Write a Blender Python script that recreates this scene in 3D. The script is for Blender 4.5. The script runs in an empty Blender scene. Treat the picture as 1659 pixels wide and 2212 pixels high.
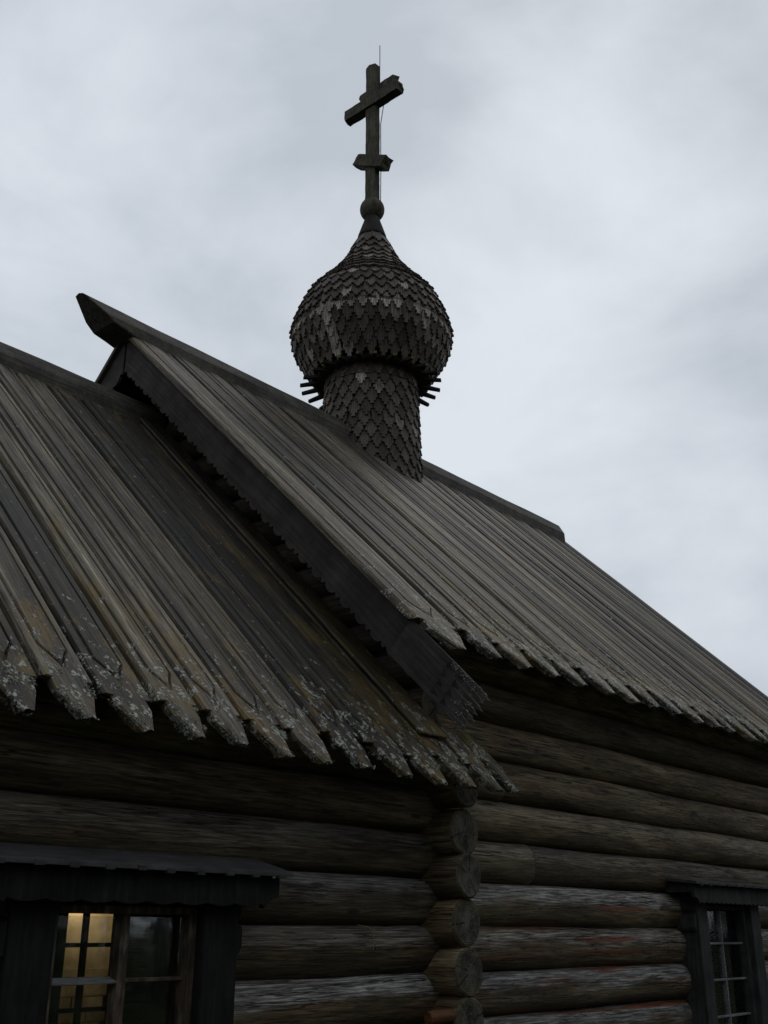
import bpy, bmesh, math, random
from mathutils import Vector, Matrix, noise
random.seed(11)
R = math.radians
scene = bpy.context.scene
col = scene.collection

# ------------------------------------------------------------------ camera
# world axes: X runs along the church, Y runs into the church, Z up; metres
cam_d = bpy.data.cameras.new("camera")
cam = bpy.data.objects.new("camera", cam_d)
col.objects.link(cam)
cam.location = (0, 0, 1.6)
cam.rotation_euler = (R(90 + 21.6), 0, R(41.165 - 90))
cam_d.sensor_fit = 'HORIZONTAL'
cam_d.sensor_width = 36
cam_d.lens = 36 * 2308 / 1659
cam_d.clip_start = 0.05
cam_d.clip_end = 3000
scene.camera = cam
scene.render.resolution_x, scene.render.resolution_y = 768, 1024

# ------------------------------------------------------------------ sky, sun, exposure
SUN_EL, SUN_AZ = 46.0, 24.0            # azimuth counted from +X towards +Y
world = bpy.data.worlds.new("World")
scene.world = world
world.use_nodes = True
wn, wl = world.node_tree.nodes, world.node_tree.links
wn.clear()
w_out = wn.new('ShaderNodeOutputWorld')
w_bg = wn.new('ShaderNodeBackground')
w_bg.inputs['Strength'].default_value = 0.1
sky = wn.new('ShaderNodeTexSky')
sky.sky_type = 'NISHITA'
sky.sun_disc = False
sky.sun_elevation = R(SUN_EL)
sky.sun_rotation = R(90 - SUN_AZ)
sky.air_density = 1.5
sky.dust_density = 4.0
tc = wn.new('ShaderNodeTexCoord')
mp = wn.new('ShaderNodeMapping')
mp.inputs['Scale'].default_value = (1.0, 1.0, 1.7)
mp.inputs['Location'].default_value = (4.4, 8.8, 3.3)
nz = wn.new('ShaderNodeTexNoise')
nz.inputs['Scale'].default_value = 3.3
nz.inputs['Detail'].default_value = 6.0
nz.inputs['Roughness'].default_value = 0.52
nz.inputs['Distortion'].default_value = 0.25
rp = wn.new('ShaderNodeValToRGB')
e = rp.color_ramp.elements
e[0].position = 0.34; e[0].color = (4.9, 5.4, 6.05, 1)
e[1].position = 0.66; e[1].color = (7.2, 7.7, 8.35, 1)
m_ = e.new(0.5); m_.color = (6.15, 6.65, 7.3, 1)
mx = wn.new('ShaderNodeMix'); mx.data_type = 'RGBA'
mx.inputs[0].default_value = 0.99
wl.new(tc.outputs['Generated'], mp.inputs['Vector'])
wl.new(mp.outputs['Vector'], nz.inputs['Vector'])
wl.new(nz.outputs['Fac'], rp.inputs['Fac'])
wl.new(sky.outputs['Color'], mx.inputs[6])
wl.new(rp.outputs['Color'], mx.inputs[7])
wl.new(mx.outputs[2], w_bg.inputs['Color'])
wl.new(w_bg.outputs['Background'], w_out.inputs['Surface'])

sun_d = bpy.data.lights.new("sun", 'SUN')
sun_d.energy = 0.5
sun_d.angle = R(25)
sun_d.color = (1.0, 0.97, 0.92)
sun = bpy.data.objects.new("sun", sun_d)
col.objects.link(sun)
sv = Vector((math.cos(R(SUN_AZ)) * math.cos(R(SUN_EL)), math.sin(R(SUN_AZ)) * math.cos(R(SUN_EL)), math.sin(R(SUN_EL))))
sun.rotation_euler = (-sv).to_track_quat('-Z', 'Y').to_euler()
sun.location = sv * 60

vs = scene.view_settings
vs.view_transform = 'Standard'
vs.look = 'None'
vs.exposure = 0.0
vs.gamma = 1.0
vs.use_curve_mapping = False

# ------------------------------------------------------------------ helpers
class MB:
    """collects faces into one mesh"""
    def __init__(self):
        self.v, self.f, self.m, self.s = [], [], [], []
    def face(self, idx, mat=0, smooth=False):
        self.f.append(idx); self.m.append(mat); self.s.append(smooth)
    def add(self, verts, faces, mat=0, smooth=False):
        b = len(self.v)
        self.v += [tuple(p) for p in verts]
        for q in faces:
            self.face([b + i for i in q], mat, smooth)
    def box(self, x0, x1, y0, y1, z0, z1, mat=0):
        v = [(x0,y0,z0),(x1,y0,z0),(x1,y1,z0),(x0,y1,z0),(x0,y0,z1),(x1,y0,z1),(x1,y1,z1),(x0,y1,z1)]
        self.add(v, [(0,3,2,1),(4,5,6,7),(0,1,5,4),(1,2,6,5),(2,3,7,6),(3,0,4,7)], mat)
    def prism(self, poly, axis, a0, a1, mat=0):
        """poly: 2-D points; axis 'x' -> (y,z), 'y' -> (x,z), 'z' -> (x,y)"""
        def P(p, a):
            return {'x': (a, p[0], p[1]), 'y': (p[0], a, p[1]), 'z': (p[0], p[1], a)}[axis]
        n = len(poly)
        v = [P(p, a0) for p in poly] + [P(p, a1) for p in poly]
        f = [tuple(range(n)), tuple(range(2*n-1, n-1, -1))]
        f += [(i, (i+1) % n + 0, (i+1) % n + n, i + n)[::-1] for i in range(n)]
        self.add(v, f, mat)
    def lathe(self, prof, seg, mat=0, cap=True):
        b = len(self.v)
        for r, z in prof:
            for k in range(seg):
                a = 2*math.pi*k/seg
                self.v.append((r*math.cos(a), r*math.sin(a), z))
        for i in range(len(prof)-1):
            for k in range(seg):
                k2 = (k+1) % seg
                self.face([b+i*seg+k, b+i*seg+k2, b+(i+1)*seg+k2, b+(i+1)*seg+k], mat, True)
        if cap:
            self.face([b+k for k in range(seg)][::-1], mat)
            self.face([b+(len(prof)-1)*seg+k for k in range(seg)], mat)
    def tube(self, pts, rad, seg=6, mat=0):
        b = len(self.v)
        for i, p in enumerate(pts):
            p = Vector(p)
            d = (Vector(pts[min(i+1, len(pts)-1)]) - Vector(pts[max(i-1, 0)])).normalized()
            s = d.orthogonal().normalized() if abs(d.z) > .9 else d.cross(Vector((0,0,1))).normalized()
            t = d.cross(s)
            for k in range(seg):
                a = 2*math.pi*k/seg
                self.v.append(tuple(p + rad*(math.cos(a)*s + math.sin(a)*t)))
        for i in range(len(pts)-1):
            for k in range(seg):
                k2 = (k+1) % seg
                self.face([b+i*seg+k, b+i*seg+k2, b+(i+1)*seg+k2, b+(i+1)*seg+k], mat, True)
        self.face([b+k for k in range(seg)], mat); self.face([b+(len(pts)-1)*seg+k for k in range(seg)][::-1], mat)
    def mesh(self, name, mats, fix=True):
        me = bpy.data.meshes.new(name)
        me.from_pydata(self.v, [], self.f)
        for m in mats: me.materials.append(m)
        me.polygons.foreach_set('material_index', self.m)
        me.polygons.foreach_set('use_smooth', self.s)
        me.update()
        if fix:
            bm = bmesh.new(); bm.from_mesh(me)
            bmesh.ops.recalc_face_normals(bm, faces=bm.faces)
            bm.to_mesh(me); bm.free()
        return me
    def build(self, name, mats, parent=None, loc=(0,0,0), rot=(0,0,0)):
        if not isinstance(mats, (list, tuple)): mats = [mats]
        return link(name, self.mesh(name, mats), parent, loc, rot)

def link(name, me, parent=None, loc=(0,0,0), rot=(0,0,0), mat4=None):
    o = bpy.data.objects.new(name, me)
    col.objects.link(o)
    if mat4 is not None:
        o.matrix_local = mat4
    else:
        o.location = loc; o.rotation_euler = rot
    if parent: o.parent = parent
    return o

def empty(name, label, cat, loc=(0,0,0)):
    o = bpy.data.objects.new(name, None); col.objects.link(o)
    o.location = loc; o['label'] = label; o['category'] = cat
    return o

def bevelled(o, w=0.006, seg=1):
    m = o.modifiers.new('bevel', 'BEVEL'); m.width = w; m.segments = seg; m.limit_method = 'ANGLE'
    return o

# ------------------------------------------------------------------ materials
class NT:
    def __init__(self, name):
        self.mat = bpy.data.materials.new(name)
        self.mat.use_nodes = True
        self.n = self.mat.node_tree.nodes; self.l = self.mat.node_tree.links
        self.n.clear()
        self.out = self.n.new('ShaderNodeOutputMaterial')
        self.b = self.n.new('ShaderNodeBsdfPrincipled')
        self.l.new(self.b.outputs[0], self.out.inputs[0])
    def put(self, sock, val):
        if hasattr(val, 'is_output'): self.l.new(val, sock)
        elif isinstance(val, tuple) and len(val) == 3 and sock.type == 'RGBA': sock.default_value = (*val, 1)
        else: sock.default_value = val
    def coord(self, kind='Object'):
        return self.n.new('ShaderNodeTexCoord').outputs[kind]
    def rnd(self):
        return self.n.new('ShaderNodeObjectInfo').outputs['Random']
    def attr(self, name):
        a = self.n.new('ShaderNodeAttribute'); a.attribute_type = 'OBJECT'; a.attribute_name = name
        return a.outputs['Fac']
    def math(self, op, a, b=0.0, clamp=False):
        m = self.n.new('ShaderNodeMath'); m.operation = op; m.use_clamp = clamp
        self.put(m.inputs[0], a); self.put(m.inputs[1], b)
        return m.outputs[0]
    def vec(self, base, scale, rnd=None, k=0.0):
        m = self.n.new('ShaderNodeVectorMath'); m.operation = 'MULTIPLY'
        self.put(m.inputs[0], base); m.inputs[1].default_value = scale
        if rnd is None: return m.outputs[0]
        s = self.n.new('ShaderNodeVectorMath'); s.operation = 'ADD'
        c = self.n.new('ShaderNodeCombineXYZ')
        v = self.math('MULTIPLY', rnd, k)
        for i in range(3): self.l.new(v, c.inputs[i])
        self.l.new(m.outputs[0], s.inputs[0]); self.l.new(c.outputs[0], s.inputs[1])
        return s.outputs[0]
    def noise(self, v, scale=1.0, detail=4.0, rough=0.55, dist=0.0):
        t = self.n.new('ShaderNodeTexNoise')
        self.l.new(v, t.inputs['Vector'])
        t.inputs['Scale'].default_value = scale; t.inputs['Detail'].default_value = detail
        t.inputs['Roughness'].default_value = rough; t.inputs['Distortion'].default_value = dist
        return t.outputs['Fac']
    def step(self, v, a, b, lo=0.0, hi=1.0):
        m = self.n.new('ShaderNodeMapRange'); m.interpolation_type = 'SMOOTHSTEP'
        self.put(m.inputs['Value'], v)
        m.inputs['From Min'].default_value = a; m.inputs['From Max'].default_value = b
        m.inputs['To Min'].default_value = lo; m.inputs['To Max'].default_value = hi
        return m.outputs[0]
    def ramp(self, v, stops):
        r = self.n.new('ShaderNodeValToRGB'); e = r.color_ramp.elements
        while len(e) < len(stops): e.new(0.5)
        for i, (p, c) in enumerate(stops):
            e[i].position = p; e[i].color = (*c, 1)
        self.l.new(v, r.inputs['Fac'])
        return r.outputs['Color']
    def mix(self, f, a, b, mode='MIX'):
        m = self.n.new('ShaderNodeMix'); m.data_type = 'RGBA'; m.blend_type = mode
        self.put(m.inputs[0], f); self.put(m.inputs[6], a); self.put(m.inputs[7], b)
        return m.outputs[2]
    def xyz(self, v):
        s = self.n.new('ShaderNodeSeparateXYZ'); self.l.new(v, s.inputs[0]); return s.outputs
    def grey(self, v):
        c = self.n.new('ShaderNodeCombineColor')
        for i in range(3): self.l.new(v, c.inputs[i])
        return c.outputs[0]
    def bump(self, h, strength=0.5, dist=0.01):
        b = self.n.new('ShaderNodeBump'); b.inputs['Strength'].default_value = strength
        b.inputs['Distance'].default_value = dist
        self.l.new(h, b.inputs['Height']); self.l.new(b.outputs[0], self.b.inputs['Normal'])
    def done(self, colr, rough=0.8, spec=0.3):
        self.put(self.b.inputs['Base Color'], colr)
        self.put(self.b.inputs['Roughness'], rough)
        self.b.inputs['Specular IOR Level'].default_value = spec
        return self.mat

def mat_roof(name, lichen=1.0, warm=0.35):
    t = NT(name); c = t.coord(); r = t.rnd()
    x, y, z = t.xyz(c)
    fine = t.noise(t.vec(c, (85, 5.0, 85), r, 40), 1, 6, .7)
    wide = t.noise(t.vec(c, (10, .55, 10), r, 91), 1, 5, .65)
    blot = t.noise(t.vec(c, (3.0, 1.1, 3), r, 23), 1, 5, .6)
    spk = t.noise(t.vec(c, (60, 22, 60), r, 11), 1, 3, .6)
    base = t.ramp(wide, [(.33, (.017, .0140, .0105)), (.45, (.060, .050, .036)), (.56, (.104, .085, .058)), (.70, (.190, .162, .118))])
    base = t.mix(t.step(blot, .50, .72, 0, warm), base, (.135, .100, .055))
    base = t.mix(1.0, base, t.grey(t.step(fine, .30, .68, .40, 1.35)), 'MULTIPLY')
    bands = t.noise(t.vec(c, (26, .22, 26), r, 19), 1, 4, .6)
    base = t.mix(1.0, base, t.grey(t.step(bands, .34, .66, .50, 1.30)), 'MULTIPLY')
    base = t.mix(1.0, base, t.grey(t.step(r, 0, 1, .36, 1.40)), 'MULTIPLY')
    base = t.mix(t.step(spk, .62, .72, 0, .6), base, (.03, .028, .024))
    # drying checks
    chk = t.noise(t.vec(c, (34, .5, 34), r, 57), 1, 3, .5)
    crack = t.step(t.math('ABSOLUTE', t.math('SUBTRACT', chk, .5)), .0, .012, 1, 0)
    base = t.mix(t.math('MULTIPLY', crack, .7), base, (.012, .011, .010))
    kv = t.n.new('ShaderNodeTexVoronoi'); kv.inputs['Scale'].default_value = 1
    t.l.new(t.vec(c, (7, 2.6, 7), r, 83), kv.inputs['Vector'])
    knot = t.step(kv.outputs['Distance'], .10, .055)
    base = t.mix(t.math('MULTIPLY', knot, .8), base, (.016, .012, .009))
    # mustard lichen film, then pale crust, both thickest at the tips
    near = t.step(y, 1.5, .1)
    f1 = t.noise(t.vec(c, (5, 2.2, 5), r, 71), 1, 4, .6)
    must = t.math('MULTIPLY', t.step(t.math('ADD', f1, t.math('MULTIPLY', near, .12)), .58, .72), t.step(spk, .40, .55, .25, .75))
    base = t.mix(must, base, (.135, .085, .022))
    mossy = t.math('MULTIPLY', t.attr('moss'), t.step(t.math('ADD', f1, t.math('MULTIPLY', t.step(y, 3.6, .6), .16)), .48, .72, 0, .9))
    base = t.mix(mossy, base, (.115, .078, .018))
    vor = t.n.new('ShaderNodeTexVoronoi'); vor.inputs['Scale'].default_value = 1
    t.l.new(t.vec(c, (52, 46, 52), r, 5), vor.inputs['Vector'])
    f2 = t.noise(t.vec(c, (15, 10, 15), r, 33), 1, 5, .7)
    near2 = t.step(y, 1.5, .02)
    lic = t.math('MULTIPLY', t.step(t.math('ADD', f2, t.math('MULTIPLY', near2, .13)), .625, .675), t.step(vor.outputs['Distance'], .66, .46))
    lic = t.math('MULTIPLY', lic, lichen)
    base = t.mix(t.math('MULTIPLY', lic, .85), base, t.mix(spk, (.22, .23, .195), (.42, .43, .375)))
    h = t.math('ADD', t.math('MULTIPLY', fine, .6), t.math('MULTIPLY', lic, .9))
    h = t.math('SUBTRACT', h, t.math('MULTIPLY', crack, .8))
    t.bump(h, .8, .010)
    return t.done(base, .72, .28)

def mat_log(name):
    """local x = along the log, local z = up; object property silver = rain-bleached upper side"""
    t = NT(name); c = t.coord(); r = t.rnd()
    x, y, z = t.xyz(c)
    fine = t.noise(t.vec(c, (4.0, 80, 80), r, 40), 1, 6, .7)
    wide = t.noise(t.vec(c, (.9, 9, 9), r, 17), 1, 5, .65)
    blot = t.noise(t.vec(c, (1.6, 4, 4), r, 29), 1, 5, .62)
    brown = t.ramp(wide, [(.28, (.015, .0110, .0055)), (.45, (.070, .048, .024)), (.57, (.122, .090, .049)), (.73, (.205, .162, .100))])
    brown = t.mix(t.step(blot, .50, .70, 0, .55), brown, (.115, .062, .028))
    brown = t.mix(t.step(blot, .46, .30, 0, .5), brown, (.052, .054, .026))
    sil = t.ramp(fine, [(.28, (.045, .042, .038)), (.5, (.165, .160, .150)), (.72, (.36, .352, .335))])
    edge = t.math('ADD', t.math('MULTIPLY', z, 6.5), t.math('MULTIPLY', t.math('SUBTRACT', wide, .5), 2.4))
    sf = t.math('MULTIPLY', t.step(edge, -.10, .38), t.attr('silver'))
    base = t.mix(sf, brown, sil)
    base = t.mix(1.0, base, t.grey(t.step(fine, .30, .70, .45, 1.55)), 'MULTIPLY')
    base = t.mix(1.0, base, t.grey(t.math('MULTIPLY', t.step(r, 0, 1, .65, 1.3), t.math('SUBTRACT', 1.0, t.attr('overhang_shade')))), 'MULTIPLY')  # per-log random tone, then the painted overhang shade
    rs = t.noise(t.vec(c, (.5, 16, 16), r, 63), 1, 3, .5)
    red = t.math('MULTIPLY', t.step(rs, .605, .63), t.attr('red'))
    base = t.mix(red, base, (.15, .045, .018))
    chk = t.noise(t.vec(c, (.55, 17, 17), r, 57), 1, 4, .6)
    crack = t.step(t.math('ABSOLUTE', t.math('SUBTRACT', chk, .5)), .002, .014, 1, 0)
    crack = t.math('MULTIPLY', crack, t.step(t.noise(t.vec(c, (1.2, 5, 5), r, 99), 1, 3, .5), .42, .52))
    base = t.mix(t.math('MULTIPLY', crack, .85), base, (.008, .007, .006))
    ck2 = t.noise(t.vec(c, (1.1, 46, 46), r, 131), 1, 3, .55)
    hair = t.math('MULTIPLY', t.step(t.math('ABSOLUTE', t.math('SUBTRACT', ck2, .5)), .0, .022, 1, 0), t.step(blot, .40, .60))
    base = t.mix(t.math('MULTIPLY', hair, .75), base, (.010, .008, .006))
    kv = t.n.new('ShaderNodeTexVoronoi'); kv.inputs['Scale'].default_value = 1
    t.l.new(t.vec(c, (1.7, 6, 6), r, 83), kv.inputs['Vector'])
    base = t.mix(t.step(kv.outputs['Distance'], .13, .07, 0, .8), base, (.020, .013, .008))
    h = t.math('SUBTRACT', t.math('MULTIPLY', fine, .6), t.math('ADD', t.math('MULTIPLY', crack, 2.0), hair))
    h = t.math('ADD', h, t.math('MULTIPLY', blot, 1.6))
    t.bump(h, .9, .014)
    return t.done(base, .72, .3)

def mat_endgrain(name):
    t = NT(name); c = t.coord(); r = t.rnd()
    x, y, z = t.xyz(c)
    d = t.math('SQRT', t.math('ADD', t.math('MULTIPLY', y, y), t.math('MULTIPLY', z, z)))
    nz_ = t.noise(t.vec(c, (9, 9, 9), r, 31), 1, 4, .6)
    ring = t.math('SINE', t.math('MULTIPLY', t.math('ADD', d, t.math('MULTIPLY', nz_, .02)), 420.0))
    base = t.ramp(nz_, [(.34, (.012, .010, .007)), (.5, (.046, .040, .030)), (.68, (.100, .091, .072))])
    base = t.mix(t.step(d, .10, .14, 0, .5), base, (.105, .085, .045))
    base = t.mix(t.step(ring, .2, 1, 0, .35), base, (.03, .026, .02))
    th = t.math('ARCTAN2', z, y)
    sp = t.noise(t.vec(c, (60, 60, 60)), 1, 3, .6)
    for kk, sgn in ((6.28, 1.0), (17.0, .8), (29.0, .7)):
        dev = t.math('ABSOLUTE', t.math('SINE', t.math('MULTIPLY', t.math('SUBTRACT', th, t.math('ADD', t.math('MULTIPLY', r, kk), t.math('MULTIPLY', nz_, .5))), .5)))
        cr = t.math('MULTIPLY', t.step(t.math('MULTIPLY', dev, d), .004, .0015), t.step(d, .015, .04))
        base = t.mix(t.math('MULTIPLY', cr, sgn), base, (.006, .005, .004))
    base = t.mix(t.step(sp, .5, .75, 0, .5), base, (.14, .14, .12))
    t.bump(t.math('ADD', ring, t.math('MULTIPLY', sp, 4.)), .25, .004)
    return t.done(base, .85, .2)

def mat_shingle(name, pale=0.0):
    t = NT(name); c = t.coord(); r = t.rnd()
    fine = t.noise(t.vec(c, (80, 5, 80), r, 40), 1, 4, .6)
    blot = t.noise(t.vec(c, (12, 7, 12), r, 13), 1, 4, .6)
    if pale:
        base = t.ramp(blot, [(.35, (.06, .047, .036)), (.46, (.17, .138, .112)), (.58, (.29, .255, .225)), (.78, (.38, .35, .32))])
    else:
        base = t.ramp(blot, [(.30, (.024, .018, .013)), (.5, (.060, .048, .038)), (.66, (.092, .077, .063)), (.80, (.17, .150, .13))])
    base = t.mix(1.0, base, t.grey(t.step(fine, .25, .75, .55, 1.25)), 'MULTIPLY')
    base = t.mix(1.0, base, t.grey(t.step(r, 0, 1, .62, 1.4)), 'MULTIPLY')
    t.bump(fine, .6, .005)
    return t.done(base, .7, .25)

def mat_plain(name, dark, mid, light, sc=(4, 40, 40), rough=.8, spec=.3, moss=None, mamt=.5):
    t = NT(name); c = t.coord(); r = t.rnd()
    fine = t.noise(t.vec(c, sc, r, 40), 1, 5, .62)
    blot = t.noise(t.vec(c, (5, 5, 5), r, 13), 1, 4, .6)
    base = t.ramp(fine, [(.28, dark), (.5, mid), (.74, light)])
    base = t.mix(1.0, base, t.grey(t.step(blot, .3, .7, .65, 1.25)), 'MULTIPLY')
    if moss:
        sp = t.noise(t.vec(c, (26, 26, 26), r, 7), 1, 5, .65)
        base = t.mix(t.step(t.math('ADD', sp, t.math('MULTIPLY', blot, .35)), .66, .76, 0, mamt), base, moss)
        t.bump(t.math('ADD', fine, t.math('MULTIPLY', sp, 1.2)), .6, .010)
    else:
        t.bump(fine, .4, .006)
    return t.done(base, rough, spec)

M_roof = mat_roof('weathered_roof_board')
M_log = mat_log('log_wood')
M_end = mat_endgrain('log_end_grain')
M_sh = mat_shingle('dark_shingle')
M_shp = mat_shingle('bleached_shingle', 1.0)
M_ridge = mat_plain('ridge_log_wood', (.018, .017, .013), (.042, .039, .030), (.078, .072, .056), (1.2, 40, 40), .8, .25, (.10, .105, .085), .22)
M_verge = mat_plain('carved_board_wood', (.019, .0165, .0155), (.032, .028, .026), (.050, .045, .042), (45, 1.6, 45), .85, .2)
M_tooth = mat_plain('carved_end_wood', (.020, .0175, .016), (.034, .030, .028), (.052, .047, .043), (45, 2, 45), .85, .2)
M_cross = mat_plain('cross_wood', (.018, .016, .010), (.046, .042, .029), (.085, .078, .056), (45, 45, 3), .85, .2, (.085, .085, .055), .35)
M_dark = mat_plain('dark_timber', (.012, .011, .010), (.022, .020, .018), (.034, .031, .028), (6, 6, 6), .9, .2)
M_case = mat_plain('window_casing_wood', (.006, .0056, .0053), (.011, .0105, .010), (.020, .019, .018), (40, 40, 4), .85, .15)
M_cap = mat_plain('cornice_roof_wood', (.028, .026, .025), (.043, .041, .040), (.062, .060, .058), (5, 40, 40), .85, .2)
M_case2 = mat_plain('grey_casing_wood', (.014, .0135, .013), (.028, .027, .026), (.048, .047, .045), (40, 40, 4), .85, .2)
M_sash = mat_plain('flaking_sash_paint', (.015, .010, .007), (.055, .037, .024), (.17, .14, .11), (30, 30, 7), .7, .3)
M_rail = mat_plain('bleached_rail_wood', (.05, .05, .05), (.13, .13, .13), (.24, .24, .24), (6, 60, 60), .7, .3)
M_core = mat_plain('inner_wall_timber', (.010, .009, .008), (.016, .015, .013), (.024, .022, .019), (6, 6, 6), .95, .1)
M_iron = mat_plain('dark_iron', (.015, .015, .016), (.03, .03, .032), (.05, .048, .046), (30, 30, 30), .6, .5)
M_lich = mat_plain('lichen_crust', (.12, .13, .105), (.22, .23, .19), (.36, .37, .32), (45, 45, 45), .95, .1)
M_moss = mat_plain('yellow_moss', (.045, .045, .010), (.085, .080, .020), (.12, .11, .03), (20, 20, 20), .95, .1)
M_plaster = mat_plain('cream_plaster', (.36, .30, .20), (.46, .39, .27), (.56, .48, .35), (7, 7, 7), .9, .2)
M_brick = mat_plain('limewashed_brick', (.34, .27, .17), (.48, .40, .27), (.62, .53, .38), (14, 14, 14), .9, .2)
M_fresh = mat_plain('orange_fresh_wood', (.05, .018, .006), (.10, .038, .012), (.16, .065, .022), (4, 40, 40), .7, .3)
M_twig = mat_plain('dry_grass', (.09, .07, .04), (.16, .13, .08), (.22, .18, .12), (30, 30, 30), .9, .2)
M_stone = mat_plain('field_stone', (.07, .07, .068), (.14, .138, .13), (.22, .215, .20), (9, 9, 9), .9, .2)

def mat_glass():
    t = NT('old_window_glass')
    tr = t.n.new('ShaderNodeBsdfTransparent'); tr.inputs[0].default_value = (.86, .88, .86, 1)
    gl = t.n.new('ShaderNodeBsdfGlossy'); gl.inputs['Roughness'].default_value = .06
    gl.inputs['Color'].default_value = (1, 1, 1, 1)
    fr = t.n.new('ShaderNodeFresnel'); fr.inputs['IOR'].default_value = 1.5
    c = t.coord()
    bp = t.n.new('ShaderNodeBump'); bp.inputs['Strength'].default_value = .12; bp.inputs['Distance'].default_value = .01
    t.l.new(t.noise(t.vec(c, (5, 5, 5)), 1, 2, .5), bp.inputs['Height'])
    t.l.new(bp.outputs[0], gl.inputs['Normal'])
    mxs = t.n.new('ShaderNodeMixShader')
    t.l.new(fr.outputs[0], mxs.inputs[0]); t.l.new(tr.outputs[0], mxs.inputs[1]); t.l.new(gl.outputs[0], mxs.inputs[2])
    t.l.new(mxs.outputs[0], t.out.inputs[0])
    return t.mat
M_glass = mat_glass()

def mat_emit(name, c, s):
    t = NT(name)
    t.b.inputs['Emission Color'].default_value = (*c, 1); t.b.inputs['Emission Strength'].default_value = s
    return t.done((.8, .8, .8), .5, .3)
M_bulb = mat_emit('lit_bulb', (1, .74, .38), 6)

def mat_ground():
    t = NT('meadow_grass'); c = t.coord()
    a = t.noise(t.vec(c, (.35, .35, .35)), 1, 6, .6); b = t.noise(t.vec(c, (14, 14, 14)), 1, 5, .7)
    base = t.ramp(a, [(.3, (.022, .030, .012)), (.5, (.040, .055, .020)), (.72, (.062, .066, .030))])
    base = t.mix(1.0, base, t.grey(t.step(b, .25, .75, .5, 1.3)), 'MULTIPLY')
    t.bump(b, .8, .05)
    return t.done(base, .95, .1)

# ------------------------------------------------------------------ ground
g = MB(); g.add([(-900,-900,0),(900,-900,0),(900,900,0),(-900,900,0)], [(0,1,2,3)])
ground = g.build('ground', mat_ground()); ground['kind'] = 'structure'

# ------------------------------------------------------------------ the church
YR = 8.03                     # ridge
PIT = R(44.7); CP, SP = math.cos(PIT), math.sin(PIT)
EY = 4.10                     # eave tips
EZL, EZR = 2.48, 3.35         # eave height, low part and tall part
LEN = (YR - EY) / CP          # slope length
X0, XD, X1 = -2.9, 5.87, 13.0 # left end, dividing wall, right end
ROW, LR, LY = 0.285, 0.148, 4.755
CREV = 1.374                  # height of one log joint; the rest follow every ROW
RIDGE_L = EZL + (YR-EY)*SP/CP; RIDGE_R = EZR + (YR-EY)*SP/CP

church = empty('log_church', 'old dark log church with plank roofs, onion dome and wooden cross', 'church', (5.87, 8.03, 0))
CO = Vector(church.location)
def P(o):                     # parent to the church, keeping world place
    o.parent = church; o.location = Vector(o.location) - CO
    return o

# ---- log maker
def log_mesh(L, r, seed, seg=24, n_exp=2.0):
    mb = MB(); n = max(2, int(L/0.16))
    for i in range(n+1):
        x = -L/2 + L*i/n
        oy = .020*noise.noise((x*.40, seed, 0)); oz = .013*noise.noise((x*.40, seed, 9))
        for k in range(seg):
            a = 2*math.pi*k/seg
            rr = r*(1 + .012*x/max(L, .1)*(1 if seed*10 % 2 > 1 else -1) + .065*noise.noise((x*.75, seed+math.cos(a), math.sin(a))) + .030*noise.noise((x*2.4, seed+2.5*math.cos(a), 2.5*math.sin(a))))
            rr *= (abs(math.cos(a))**n_exp + abs(math.sin(a))**n_exp)**(-1/n_exp)
            mb.v.append((x + (0.006*noise.noise((seed, 3*math.cos(a), 3*math.sin(a))) if i in (0, n) else 0), oy + rr*math.cos(a), oz + rr*math.sin(a)))
    for i in range(n):
        for k in range(seg):
            k2 = (k+1) % seg
            mb.face([i*seg+k, (i+1)*seg+k, (i+1)*seg+k2, i*seg+k2], 0, True)
    for i, s in ((0, -1), (n, 1)):       # end discs with a slightly chamfered rim
        b = len(mb.v)
        for k in range(seg):
            v = mb.v[i*seg+k]; q = .92 + .05*noise.noise((seed*3.1, k*1.3, i)); mb.v.append((v[0]+s*(.012 + .010*noise.noise((seed, k*.9, 5+i))), v[1]*q, v[2]*q))
        for k in range(seg):
            k2 = (k+1) % seg; mb.face([i*seg+k, i*seg+k2, b+k2, b+k], 1, False)
        mb.face([b+k for k in range(seg)], 1, False)
    return mb.mesh('log', [M_log, M_end])

seedc = [0]
def log_x(parent, x0, x1, y, z, r=LR, silver=0.0, red=0.0):
    seedc[0] += 7.31
    o = link('log', log_mesh(x1-x0, r, seedc[0], 24, 2.45), parent, Vector(((x0+x1)/2, y, z)) - CO)
    o['silver'] = silver; o['red'] = red; o['overhang_shade'] = 0.0
    return o
def log_y(parent, x, y0, y1, z, r=.142, silver=0.0):
    seedc[0] += 5.17
    o = link('log', log_mesh(y1-y0, r, seedc[0], 24, 2.0 + .35*((seedc[0]*7.7) % 1)), parent, Vector((x, (y0+y1)/2, z)) - CO, (0, 0, R(90)))
    o['silver'] = silver; o['red'] = 0.0; o['overhang_shade'] = .7 if z > 2.7 else 0.0  # upper gable logs coloured darker to paint in the roof overhang's shade
    return o

# windows: (x0,x1,z0,z1) holes in the log rows
WL = (2.86, 3.76, .62, 1.74)
WR = (9.43, 10.37, .62, 1.86)

def core_wall(name, x0, x1, y0, y1, ztop, hole=None):
    mb = MB()
    if hole:
        hx0, hx1, hz0, hz1 = hole
        mb.box(x0, hx0, y0, y1, .1, ztop); mb.box(hx1, x1, y0, y1, .1, ztop)
        mb.box(hx0, hx1, y0, y1, .1, hz0); mb.box(hx0, hx1, y0, y1, hz1, ztop)
    else:
        mb.box(x0, x1, y0, y1, .1, ztop)
    return P(mb.build(name, M_core))

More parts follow.
